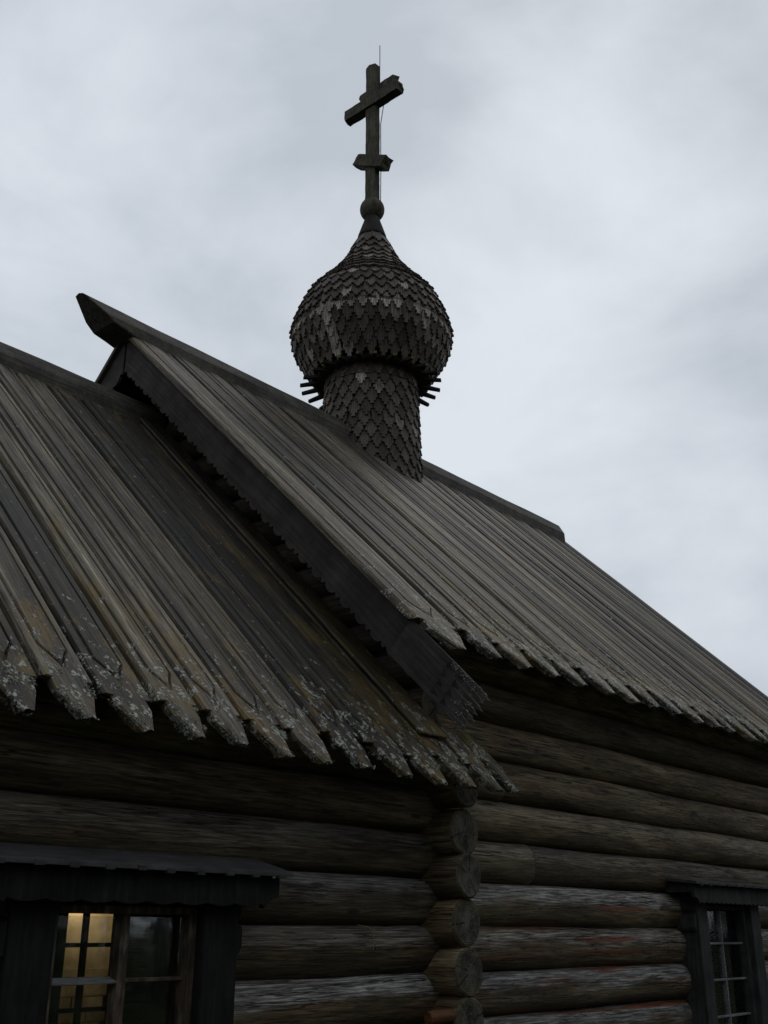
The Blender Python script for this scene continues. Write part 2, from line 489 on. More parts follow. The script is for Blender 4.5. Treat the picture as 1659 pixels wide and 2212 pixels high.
wall_l = core_wall('wall', X0+.1, XD-.02, LY-.015, LY+.10, 2.86, WL)
wall_r = core_wall('wall', XD+.02, X1, LY-.015, LY+.10, 3.78, WR)
wall_far = core_wall('wall', X0+.1, X1, 2*YR-LY-.10, 2*YR-LY, 2.86)
for w in (wall_l, wall_r, wall_far): w.location = w.location

def reparent(parent):         # logs hang under a wall that already sits at -CO offset
    return parent

# walls sit at local 0 minus CO; children of a wall share its frame
def wl_child_fix(o, parent):
    o.parent = parent; o.location = Vector(o.location) + CO
    return o

for part, xa, xb, hole, kmax in ((wall_l, X0, XD, WL, 5), (wall_r, XD, X1, WR, 8)):
    for k in range(-4, kmax):
        z0 = CREV + ROW*k; zc = z0 + ROW/2
        if zc < .25: continue
        silver = {5: 0, 4: 0, 3: .12, 2: .35, 1: .8, 0: .5, -1: .95}.get(k, .8 if k < 0 else 0.0)
        if part is wall_l: silver *= .85
        if k == 2 and part is wall_r: silver = .22
        red = 1.0 if (part is wall_r and k in (-2, -1, 0, 1)) else 0.0
        r = LR + random.uniform(-.004, .004)
        spans = [(xa, xb)]
        if hole[2] < z0+ROW-.02 and z0 < hole[3]-.02:
            spans = [(xa, hole[0]-.03), (hole[1]+.03, xb)]
        elif part is wall_r and k == 2: spans = [(xa, 6.98), (6.985, xb)]
        elif part is wall_r and k == 4: spans = [(xa, 6.62), (6.625, xb)]
        elif part is wall_l and k == 4: spans = [(xa, 4.05), (4.055, xb)]
        for i, (a, b) in enumerate(spans):
            rr = r + (.004 if i == 0 and len(spans) > 1 and k > 1 else 0)
            wl_child_fix(log_x(part, a, b, LY, zc, rr, silver, red), part)
# a few logs of the far side wall
for k in range(-4, 5):
    zc = CREV + ROW*k + ROW/2
    if zc > .25: wl_child_fix(log_x(wall_far, X0, X1, 2*YR-LY, zc), wall_far)

# dividing wall and the gable above it: its logs stick out past the corner
mb = MB(); mb.box(XD-.05, XD+.05, LY, 2*YR-LY, .1, 3.6)
mb.prism([(LY, 3.6), (2*YR-LY, 3.6), (YR, RIDGE_R-.35)], 'x', XD-.05, XD+.05)
gable = P(mb.build('gable_wall', M_core))
for k in range(-4, 20):
    zc = CREV + ROW*k + .012
    if zc < .25: continue
    jit = [.0, .02, -.015, .03, -.01, .01][k % 6]
    if zc < 2.62: y0 = 4.42 + jit; y1 = 2*YR - y0
    elif zc < 3.55: y0 = 4.66; y1 = 2*YR - y0
    else:
        y0 = EY + (zc + .20 + .10 - EZR)*CP/SP + .05; y1 = 2*YR - y0
        if y1 - y0 < .5: break
    wl_child_fix(log_y(gable, XD + jit*.4, y0, y1, zc, .143 + jit*.35), gable)
# end walls
mb = MB(); mb.box(X0+.1, X0+.2, LY+.1, 2*YR-LY-.1, .1, 2.86)
mb.prism([(LY, 2.86), (2*YR-LY, 2.86), (YR, RIDGE_L-.35)], 'x', X0+.1, X0+.2)
P(mb.build('end_wall', M_core))
mb = MB(); mb.box(X1-.1, X1-.005, LY+.1, 2*YR-LY-.1, .1, 3.6)
mb.prism([(LY, 3.6), (2*YR-LY, 3.6), (YR, RIDGE_R-.35)], 'x', X1-.1, X1-.005)
P(mb.build('end_wall', M_core))
# stone footing
mb = MB(); mb.box(X0-.05, X1+.05, LY-.22, LY+.2, -.1, .13); mb.box(X0-.05, X1+.05, 2*YR-LY-.2, 2*YR-LY+.2, -.1, .13)
P(mb.build('foundation', M_stone))
# ceiling and floor keep the rooms dark
mb = MB(); mb.box(X0+.2, XD-.2, LY+.1, 2*YR-LY-.1, 2.5, 2.56)
P(mb.build('ceiling', M_core))
mb = MB(); mb.box(X0+.2, X1-.2, LY+.1, 2*YR-LY-.1, .14, .2)
P(mb.build('floor', M_core))

# ---- roofs
TH = 0.055
def board_mesh(w, L, tip=True, seed=0.0, groove=True, crown=.007):
    """local x across, y up the slope, top face near z=0; spear-shaped lower end with shoulders"""
    tong = .35*w; blunt = .105*w; gg = .29*w; d = .013
    SH = .285 + random.uniform(-.03, .02); VT = .39 + random.uniform(-.03, .03); VS = VT + .15
    if tip:
        rows = [0.0, .06, .12, .185, SH-.004, SH, VT-.02, VT, VT+.05, VT+.10, VS]
        y = VS + .25
        while y < L-.1: rows.append(y); y += .42
        rows.append(L)
    else:
        rows = [0.0]; y = .3
        while y < L-.1: rows.append(y); y += .42
        rows.append(L)
    def half(y):
        if not tip: return w/2
        if y < .184: return blunt + (tong-blunt)*y/.185
        if y < SH-.002: return tong
        return w/2
    def gpos(y):
        if not tip: return gg
        if y <= VT: return 0.0
        if y >= VS: return gg
        return gg*(y-VT)/(VS-VT)
    mb = MB(); rowsidx = []
    wob = lambda y, s: .006*noise.noise((seed + s*3, y*.7, s*1.7))
    for y in rows:
        h = half(y); g_ = gpos(y)
        on_g = groove and (g_ > .004)
        gd = .036 if on_g else 0.0
        inner = max(g_ - d, .15*h if g_ < d else .3*(g_-d))
        if g_ > d*1.6:
            xs = [-h, -h+.008, -g_-d*.6, -g_, -g_+d, 0, g_-d, g_, g_+d*.6, h-.008, h]
            zs = [-.020, -.003, 0, -gd, .004, crown, .004, -gd, 0, -.003, -.020]
        else:
            q = h*.8
            xs = [-h, -h+min(.014, .2*h), -q*.55-.004, -max(g_, .006)-.01, -.006, 0, .006, max(g_, .006)+.01, q*.55+.004, h-min(.014, .2*h), h]
            zs = [-.010, 0, .001, .002, .003, .003, .003, .002, .001, 0, -.010]
            if tip and VT-.001 <= y and groove: zs[4] = zs[5] = zs[6] = -.012
        xs = [x_ + (wob(y, 1 if x_ > 0 else -1)*(1 if y > SH else 1.6) if abs(x_) > .9*h else 0) for x_ in xs]
        yr = [y + (.016*noise.noise((seed*1.7, x_*60, 4.4)) if y == 0.0 else 0.0) for x_ in xs]
        zs = [z_ + .004*noise.noise((seed, y*1.1, x_*9)) for x_, z_ in zip(xs, zs)]
        b = len(mb.v)
        mb.v += [(x_, y_, z_) for x_, y_, z_ in zip(xs, yr, zs)]
        yb = y
        if tip and y <= SH - .002: yb = y + TH*.9*(1 if y < .19 else .55)
        if tip and y == SH: yb = y + TH*.95
        mb.v += [(xs[-1]*(.93 if y < SH-.002 else 1), yb, -TH), (xs[0]*(.93 if y < SH-.002 else 1), yb, -TH)]
        rowsidx.append((b, 13))
    for (a, n), (b, _) in zip(rowsidx[:-1], rowsidx[1:]):
        for k in range(n):
            k2 = (k+1) % n
            mb.face([a+k, a+k2, b+k2, b+k], 0, False)
    mb.face([rowsidx[0][0]+k for k in range(13)][::-1]); mb.face([rowsidx[-1][0]+k for k in range(13)])
    return mb.mesh('board', [M_roof])

def slope_matrix(x, ez, far=False, lift=0.0):
    m = Matrix.Translation((x, EY, ez)) @ Matrix.Rotation(PIT, 4, 'X') @ Matrix.Translation((0, 0, lift))
    if far:
        m = Matrix.Translation((x, 2*YR-EY, ez)) @ Matrix.Rotation(math.pi, 4, 'Z') @ Matrix.Rotation(PIT, 4, 'X') @ Matrix.Translation((0, 0, lift))
    return Matrix.Translation(-CO) @ m

def deck(name, x0, x1, ez):
    mb = MB(); s0 = .50
    def pt(s, d, far):
        y = EY + s*CP - d*-SP if False else EY + s*CP + d*SP
        z = ez + s*SP - d*CP
        return (2*YR - y if far else y, z)
    poly = [pt(s0, TH+.012, 0), (YR, ez + (YR-EY)*SP/CP - (TH+.012)/CP), pt(s0, TH+.012, 1), pt(s0, TH+.06, 1), (YR, ez + (YR-EY)*SP/CP - (TH+.06)/CP), pt(s0, TH+.06, 0)]
    mb.prism(poly, 'x', x0, x1)
    return P(mb.build(name, M_dark))

roof_l = deck('roof', X0-.3, XD-.16, EZL)
roof_r = deck('roof', 5.42, 13.2, EZR)

edges_l = [2.89, 3.215, 3.49, 3.78, 4.08, 4.405, 4.755, 5.09, 5.40, 5.70, 5.945, 6.17]
x = 2.89
while x > X0-.3:
    x -= random.uniform(.31, .36); edges_l.insert(0, x)
edges_r = [5.24, 5.71] + [5.71 + (13.32-5.71)*k/20 for k in range(1, 21)]
for k in range(2, 21): edges_r[k] += random.uniform(-.018, .018)

def lay_boards(roof, edges, ez):
    tips = []
    for a, b in zip(edges[:-1], edges[1:]):
        w = b - a - random.uniform(.024, .046); xc = (a+b)/2
        L = LEN - .02
        if roof is roof_l and b > 5.72: L = .62
        seedc[0] += 3.3
        tip_dy = random.uniform(-.035, .03)
        me = board_mesh(w, L - tip_dy, True, seedc[0])
        lift = random.uniform(-.009, .010)
        m = slope_matrix(xc, ez, False, lift) @ Matrix.Translation((0, tip_dy, 0)) @ Matrix.Rotation(R(random.uniform(-1.3, 1.3)), 4, 'Y')
        o = link('board', me, None, mat4=Matrix.Translation(CO) @ m); o.parent = roof
        o['moss'] = .5 if roof is roof_l and 5.0 < xc < 5.5 else (.3 if random.random() < .25 else 0.0)
        tips.append((xc, w, tip_dy, lift))
        if L > 1:
            o2 = link('board', me, None, mat4=Matrix.Translation(CO) @ slope_matrix(xc, ez, True, lift)); o2.parent = roof
    return tips
tips_l = lay_boards(roof_l, edges_l, EZL)
tips_r = lay_boards(roof_r, edges_r, EZR)

# smooth strip that seals the low roof against the gable
mb = MB(); mb.box(-.14, .14, .46, LEN-.1, .012, .034)
o = bevelled(mb.build('flashing_board', M_roof, None)); o.matrix_local = Matrix.Translation(CO) @ slope_matrix(5.55, EZL); o.parent = roof_l; o['moss'] = .55

# ridge logs: hewn, hollowed, prow-cut at the left end
def ridge_log(parent, x0, x1, rz, prow=.0, sq=1.0):
    sec = [(-.175, -.205), (-.165, -.05), (-.075, .105), (-.02, .118), (.05, .112), (.165, -.04), (.175, -.205), (0, -.03)]
    mb = MB(); n = max(2, int((x1-x0)/.22)); m = len(sec)
    for i in range(n+1):
        x = x0 + (x1-x0)*i/n
        for k, (y, z) in enumerate(sec):
            ny = .012*noise.noise((x*1.3, k*3.1, 2.2)); nz2 = .012*noise.noise((x*1.3, k*3.1, 7.7))
            xx = x
            if prow and x < 5.22 and k == 7: z = -.20
            if prow and i <= 2:
                ny = nz2 = 0.0
                if z < -.1: z += .09*(1 - i/3)
                xx = x + prow*(.118 - z)/.32 * (1 - i/3)
            mb.v.append((xx, YR + y + ny, rz + z + nz2))
    for i in range(n):
        for k in range(m):
            k2 = (k+1) % m
            mb.face([i*m+k, i*m+k2, (i+1)*m+k2, (i+1)*m+k])
    mb.face(list(range(m))); mb.face([n*m+k for k in range(m)][::-1])
    o = mb.build('ridge_log', M_ridge); o.parent = parent
    return o
bevelled(ridge_log(roof_l, X0-.4, XD-.14, RIDGE_L), .01)
bevelled(ridge_log(roof_r, 4.68, 8.38, RIDGE_R, .46), .01)
bevelled(ridge_log(roof_r, 9.50, 13.12, RIDGE_R+.015), .01)
# carved verge boards
def verge(parent, xg, ez, far=False):
    # plane coords: s up the slope, v perpendicular (negative = below the roof face)
    def W(s, v): return (0.0, s, v)
    mb = MB(); top = -.075; low = -.315; dp = .030
    s0, s1 = .05, LEN - .335 + (.0 if not far else .0)
    pts = []
    n_sc = 25; st = (s1 - s0)/n_sc
    lower = []
    for i in range(n_sc):
        a = s0 + i*st
        # wide lobe, then a small sharp lobe
        for q in range(7):
            tq = q/6; lower.append((a + st*.70*tq, low - .034*math.sin(math.pi*tq)**.7))
        for q in range(1, 5):
            tq = q/5; lower.append((a + st*(.70 + .30*tq), low - .026*math.sin(math.pi*tq)))
    lower.append((s1, low))
    upper = [(LEN - .02, top)] if True else []
    tri = upper + [(s1 + .0, low)]
    # strip quads between lower profile and top edge
    b = len(mb.v)
    for s, v in lower:
        for xx in (0, dp):
            mb.v.append((xx, s, v)); mb.v.append((xx, s if s < s1 else s1 + (low-top)*-1.0, top))
    n = len(lower)
    for i in range(n-1):
        a, c = b + 4*i, b + 4*(i+1)
        mb.face([a, a+1, c+1, c]); mb.face([a+2, c+2, c+3, a+3])
        mb.face([a, c, c+2, a+2]); mb.face([a+1, a+3, c+3, c+1])
    e1 = b + 4*(n-1); mb.face([e1, e1+1, e1+3, e1+2]); mb.face([b, b+2, b+3, b+1])
    o = mb.build('verge_board', M_verge)
    mw = (Matrix.Translation((xg, EY, ez)) @ Matrix.Rotation(PIT, 4, 'X') if not far else
          Matrix.Translation((xg + dp, 2*YR-EY, ez)) @ Matrix.Rotation(math.pi, 4, 'Z') @ Matrix.Rotation(PIT, 4, 'X'))
    o.matrix_local = mw
    o.parent = parent
    if far: return o
    # carved end piece: saw-tooth fringe and two rows of dark hole-shade triangles
    mb = MB(); n_t = 7; t0, t1 = -.05, -.335; sw = (t0 - t1)/n_t; tk = .010
    cell_s = [.30, -.130, -.175, -.235, -.280, -.40, -.47]
    for i in range(n_t):
        va = t0 - sw*i; vb = va - sw; vm = (va+vb)/2; g_ = .0022
        # each finger is a little plank with a notched tip
        jit = random.uniform(-.022, .022); g_ = random.uniform(.002, .004)
        outl = [(.34, va), (.34, vb), (-.30, vb+g_), (-.44+jit, vb+.16*sw), (-.475+jit, vb+.2*sw), (-.515+jit, vm), (-.46+jit, vm+.12*sw), (-.485+jit, va-.24*sw), (-.43, va-.16*sw), (-.30, va-g_)]
        mb.prism([(s, v) for s, v in outl], 'x', -tk, 0.004)
    o2 = mb.build('carved_end', M_tooth); o2.matrix_local = mw; o2.parent = parent
    hm = MB(); hm.prism([(.026, -.022), (-.032, -.004), (.026, .032)], 'x', -tk-.0015, -tk+.004); hme = hm.mesh('hole_shade_triangle', [M_core])  # solid dark plates stand in for the shade inside pierced holes
    for sc_ in (-.150, -.262):
        for i in range(4):
            o3 = link('hole_shade_triangle', hme, None, mat4=mw @ Matrix.Translation((0, sc_ + random.uniform(-.004, .004), -.092 - .066*i))); o3.parent = parent
    return o
verge(roof_r, 5.29, EZR)
verge(roof_r, 5.29, EZR, True)

# crusty lichen clumps on the board tips (the carved fringe has its own in lichen())
def clump_mesh():
    ico = []
    return ico
def lichen(parent, tips, ez, per):
    mb = MB()
    rng = random.Random(5)
    for xc, w, dy, lift in tips:
        if xc < 1.6: continue
        tong = .35*w; blunt = .105*w
        m = Matrix.Translation(CO) @ slope_matrix(xc, ez, False, lift)
        nclump = rng.randint(5, 10)
        cs = []
        for _ in range(nclump):
            kind = rng.random()
            if kind < .45:    # left cut edge face
                q = rng.random(); cs.append(((-blunt - (tong-blunt)*q - .004, dy + .185*q, -rng.uniform(0, .05)), .05))
            elif kind < .75:  # tip face and its underside
                cs.append(((rng.uniform(-blunt, blunt), dy - .002, -rng.uniform(0, .055)), .045))
            elif kind < .9:   # right edge
                q = rng.random(); cs.append(((tong*.9, dy + .16 + .1*q, .0), .03))
            else:
                cs.append(((rng.uniform(-.3, .3)*w, dy + rng.uniform(.05, .7), .004), .03))
        for (c, sp) in cs:
            for _ in range(rng.randint(per//2, per)):
                p = Vector(c) + Vector((rng.gauss(0, sp*.4), rng.gauss(0, sp*.6), rng.gauss(0, sp*.2)))
                p.z = min(p.z, .006)
                if p.z < 0: p.y -= p.z*.9
                if p.y < dy - p.z*.9: p.y = dy - p.z*.9
                q_ = max(0., min(1., (p.y - dy + p.z*.9)/.185)); lim = blunt + (tong-blunt)*q_
                if p.y - dy < .24: p.x = max(-lim-.002, min(lim+.002, p.x))
                s = rng.uniform(.0035, .010)
                b = len(mb.v)
                ax = [Vector((rng.gauss(0,1), rng.gauss(0,1), rng.gauss(0,1))).normalized()*s*rng.uniform(.6, 1.3) for _ in range(4)]
                for a_ in ax: mb.v.append(tuple(m @ (p + a_)))
                for f in ((0,1,2),(0,2,3),(0,3,1),(1,3,2)): mb.face([b+i for i in f])
    if parent is roof_r:
        mw = Matrix.Translation((5.29, EY, EZR)) @ Matrix.Rotation(PIT, 4, 'X')
        for _ in range(260):
            sv_ = -.50 + abs(rng.gauss(0, .09)); v_ = rng.uniform(-.33, -.05)
            if rng.random() < .35: sv_, v_ = rng.uniform(-.45, -.15), -.05 - abs(rng.gauss(0, .02))
            p = Vector((-.012, sv_, v_)); s = rng.uniform(.003, .009); b = len(mb.v)
            for _k in range(4): mb.v.append(tuple(mw @ (p + Vector((rng.gauss(0,1), rng.gauss(0,1), rng.gauss(0,1))).normalized()*s)))
            for f in ((0,1,2),(0,2,3),(0,3,1),(1,3,2)): mb.face([b+i for i in f])
    o = mb.build('lichen', M_lich); o['kind'] = 'stuff'; o.parent = parent
lichen(roof_l, tips_l, EZL, 46)
lichen(roof_r, tips_r, EZR, 34)

# ---- drum, onion dome, cross
AX, AY = 8.94, YR
DOME = [(.705, 8.129), (.840, 8.344), (.970, 8.532), (1.020, 8.732), (.980, 8.916), (.912, 9.102), (.832, 9.276), (.708, 9.42), (.556, 9.581), (.408, 9.779), (.292, 9.983), (.214, 10.163), (.166, 10.314), (.130, 10.458)]
DRUM = [(.615, 6.2), (.580, 7.2), (.555, 8.02)]
def prof_len(pr):
    s = [0.0]
    for a, b in zip(pr[:-1], pr[1:]): s.append(s[-1] + math.dist(a, b))
    return s
def prof_at(pr, S, s):
    for i in range(len(S)-1):
        if s <= S[i+1] or i == len(S)-2:
            t = (s-S[i])/(S[i+1]-S[i]); a, b = pr[i], pr[i+1]
            i0, i3 = max(i-1, 0), min(i+2, len(pr)-1)
            def dr(u, v): return Vector((pr[v][0]-pr[u][0], pr[v][1]-pr[u][1])).normalized()
            d = dr(i0, i+1).lerp(dr(i, i3), t).normalized()
            return a[0]+(b[0]-a[0])*t, a[1]+(b[1]-a[1])*t, d
def shingle_mesh(name, mat):
    # stepped "city wall" tip, 3 steps each side; y up, exposed lower end at y=0; unit width
    w = .5; st = [(.17, 0), (.17, .043), (.335, .043), (.335, .086), (w, .086)]
    L = .30; th = .030
    right = [(a, b) for a, b in st] + [(w, L)]
    poly = right + [(-a, b) for a, b in reversed(right)]
    mb = MB(); n = len(poly)
    mb.v = [(a, b, th - .022*b/L) for a, b in poly] + [(a, b, 0) for a, b in poly]
    mb.face(list(range(n)))
    for i in range(n):
        mb.face([i, i+n, (i+1) % n + n, (i+1) % n])
    return mb.mesh(name, [mat], False)
sh_dark = shingle_mesh('shingle', M_sh); sh_pale = shingle_mesh('shingle', M_shp)

mb = MB(); mb.lathe([(r-.035, z) for r, z in DOME], 48)
dome = P(mb.build('onion_dome', M_dark, None, (AX, AY, 0)))
mb = MB(); mb.lathe([(r-.02, z) for r, z in DRUM] + [(.53, 8.2)], 48)
drum = P(mb.build('drum', M_dark, None, (AX, AY, 0)))

def shingles(parent, prof, wn, exp, zmin, seed, pale_band=None):
    rng = random.Random(seed)
    S = prof_len(prof); tot = S[-1]; out = []
    s = .0; row = 0
    while s < tot - (.30 if prof is DOME else .06):
        r, z, d = prof_at(prof, S, s)
        if z >= zmin:
            rm, _, _ = prof_at(prof, S, min(s+.10, tot))
            r2, z2, _ = prof_at(prof, S, min(s+.28, tot)); d = Vector((r2-r, z2-z)).normalized()
            n = max(9, round(2*math.pi*max(r, rm)/wn))
            wid = 2*math.pi*max(r, rm)/n * .97
            for k in range(n):
                a = 2*math.pi*(k + .5*(row % 2) + rng.uniform(-.07, .07))/n
                rad = Vector((math.cos(a), math.sin(a), 0)); tan = Vector((-math.sin(a), math.cos(a), 0))
                up = (rad*d[0] + Vector((0,0,1))*d[1]).normalized()
                nor = tan.cross(up).normalized()
                tilt = R(rng.uniform(4, 7))
                up2 = (up*math.cos(tilt) - nor*math.sin(tilt)).normalized(); nor2 = tan.cross(up2).normalized()
                sway = R(rng.uniform(-2, 2))
                tan3 = tan*math.cos(sway) + up2*math.sin(sway); up3 = nor2.cross(tan3)
                pos = rad*r + Vector((0,0,z)) + nor*.022 + up3*rng.uniform(-.010, .010)
                wv = wid*rng.uniform(.95, 1.0)
                m = Matrix((tan3*wv, up3, nor2)).transposed().to_4x4(); m.translation = pos
                wp = pos + Vector((AX, AY, 0)); tc_ = (Vector(cam.location) - wp).normalized()
                pale = pale_band and rng.random() < pale_band(z, a, rng)
                out.append((nor2.dot(tc_), m, bool(pale), tc_))
        s += exp; row += 1
    out.sort(key=lambda q: -q[0])
    for q in out[:300]:
        o = link('shingle', sh_pale if q[2] else sh_dark, None, mat4=q[1]); o.parent = parent
    rest = MB()
    for q in out[300:]:
        src = sh_pale if q[2] else sh_dark
        b = len(rest.v); rest.v += [tuple(q[1] @ v.co) for v in src.vertices]
        for p in src.polygons: rest.face([b+i for i in p.vertices], 1 if q[2] else 0)
    if rest.v:
        me = rest.mesh('shingle_cladding', [M_sh, M_shp], False)
        o = link('shingle_cladding', me, parent); o['kind'] = 'stuff'
    return len(out)

def band(z, a, rng):
    f = 1.0 if 8.575 < z < 8.72 else 0.0
    return .93*f + .02 + (.28 if z < 8.5 else 0)*abs(math.sin(a - math.atan2(-AY, -AX)))
shingles(dome, DOME, .142, .140, 8.0, 3, band)
shingles(drum, DRUM, .142, .145, 6.4, 9, lambda z, a, rng: .07)

# plank collar at the top of the drum
a0 = math.pi/36*.94; r0, r1 = .560, .592
pk = MB(); pk.prism([(r0*math.cos(a0), -r0*math.sin(a0)), (r1*math.cos(a0), -r1*math.sin(a0)), (r1*math.cos(a0), r1*math.sin(a0)), (r0*math.cos(a0), r0*math.sin(a0))], 'z', 7.955, 8.17)
pk_me = pk.mesh('plank', [M_sh])
for k in range(36):
    o = link('plank', pk_me, None, mat4=Matrix.Translation((0, 0, random.uniform(-.006, .006))) @ Matrix.Rotation(2*math.pi*k/36, 4, 'Z')); o.parent = drum
# ring of radial slats under the dome
mb = MB(); mb.lathe([(.56, 8.10), (.70, 8.10), (.70, 8.15), (.56, 8.15)], 48, 0, False)
ring = mb.build('skirt_ring', M_dark); ring.parent = dome
sl = MB()
sl.add([(.54,-.050,.0),(.89,-.022,-.065),(.89,.022,-.065),(.54,.050,.0),(.54,-.050,.034),(.89,-.022,-.030),(.89,.022,-.030),(.54,.050,.034)],
       [(0,3,2,1),(4,5,6,7),(0,1,5,4),(1,2,6,5),(2,3,7,6),(3,0,4,7)], 0)
sl.m[3] = 1
slat_me = sl.mesh('slat', [M_dark, M_moss])
for k in range(24):
    a = 2*math.pi*k/24
    o = link('slat', slat_me, None, mat4=Matrix.Translation((0, 0, 8.10)) @ Matrix.Rotation(a + R(random.uniform(-1.5, 1.5)), 4, 'Z') @ Matrix.Diagonal((random.uniform(.97, 1.03), 1, 1, 1)))
    o.parent = dome

# neck collar, ball
mb = MB(); mb.lathe([(.196, 10.30), (.192, 10.335), (.108, 10.60), (.09, 10.66)], 28)
o = mb.build('collar', M_dark); o.parent = dome
mb = MB(); mb.lathe([(.168*math.sin(math.pi*(i+.001)/14)+.0005, 10.78 - .175*math.cos(math.pi*i/14)) for i in range(15)], 28)
o = mb.build('ball', M_cross); o.parent = dome

def worn_box(hx, hy, hz, seed, amp=.010, endamp=.03, long='z', step=.055):
    """a subdivided, weather-eaten timber; its two long-axis ends are ragged"""
    bm = bmesh.new()
    bmesh.ops.create_cube(bm, size=2)
    for v in bm.verts: v.co = Vector((v.co.x*hx, v.co.y*hy, v.co.z*hz))
    for ax, h in ((0, hx), (1, hy), (2, hz)):
        n = int(2*h/step)
        for i in range(1, n):
            pos = -h + 2*h*i/n; no = [0,0,0]; no[ax] = 1; co = [0,0,0]; co[ax] = pos
            bmesh.ops.bisect_plane(bm, geom=bm.verts[:]+bm.edges[:]+bm.faces[:], plane_co=co, plane_no=no)
    li = 'xyz'.index(long); hl = (hx, hy, hz)[li]
    for v in bm.verts:
        c = v.co.copy()
        nv = noise.noise_vector((c.x*9+seed, c.y*9, c.z*6))
        v.co += nv*amp
        nv2 = noise.noise_vector((c.x*31+seed, c.y*31, c.z*31)); v.co += nv2*amp*.5
        if abs(abs(c[li]) - hl) < 1e-4:
            v.co[li] += endamp*noise.noise((c.x*17+seed, c.y*17, c.z*17)) * (1 if c[li] > 0 else -1)
    me = bpy.data.meshes.new('timber'); bm.to_mesh(me); bm.free(); me.materials.append(M_cross)
    return me
cross = P(link('cross', worn_box(.050, .088, 1.18, 1, .006, .05), None, (AX, AY, 12.11)))
c0 = Vector((0, 0, -12.11))
def cpart(me, loc, rot=(0,0,0)):
    o = link('crossbar', me, cross, Vector(loc) + c0, rot); return o
cpart(worn_box(.070, .50, .085, 4, .008, .04, 'y'), (-.012, -.02, 12.61))
cpart(worn_box(.050, .33, .060, 8, .008, .05, 'y'), (.11, -.02, 12.93))
cpart(worn_box(.080, .30, .085, 13, .010, .04, 'y'), (-.01, -.01, 11.565), (R(30), 0, 0))
mb = MB(); mb.tube([(AX+.03, AY-.125, 10.88), (AX+.035, AY-.125, 11.4), (AX+.035, AY-.12, 12.2), (AX+.105, AY-.115, 12.6), (AX+.05, AY-.09, 13.0), (AX+.05, AY-.09, 13.67)], .0065, 6)
P(mb.build('lightning_rod', M_iron))

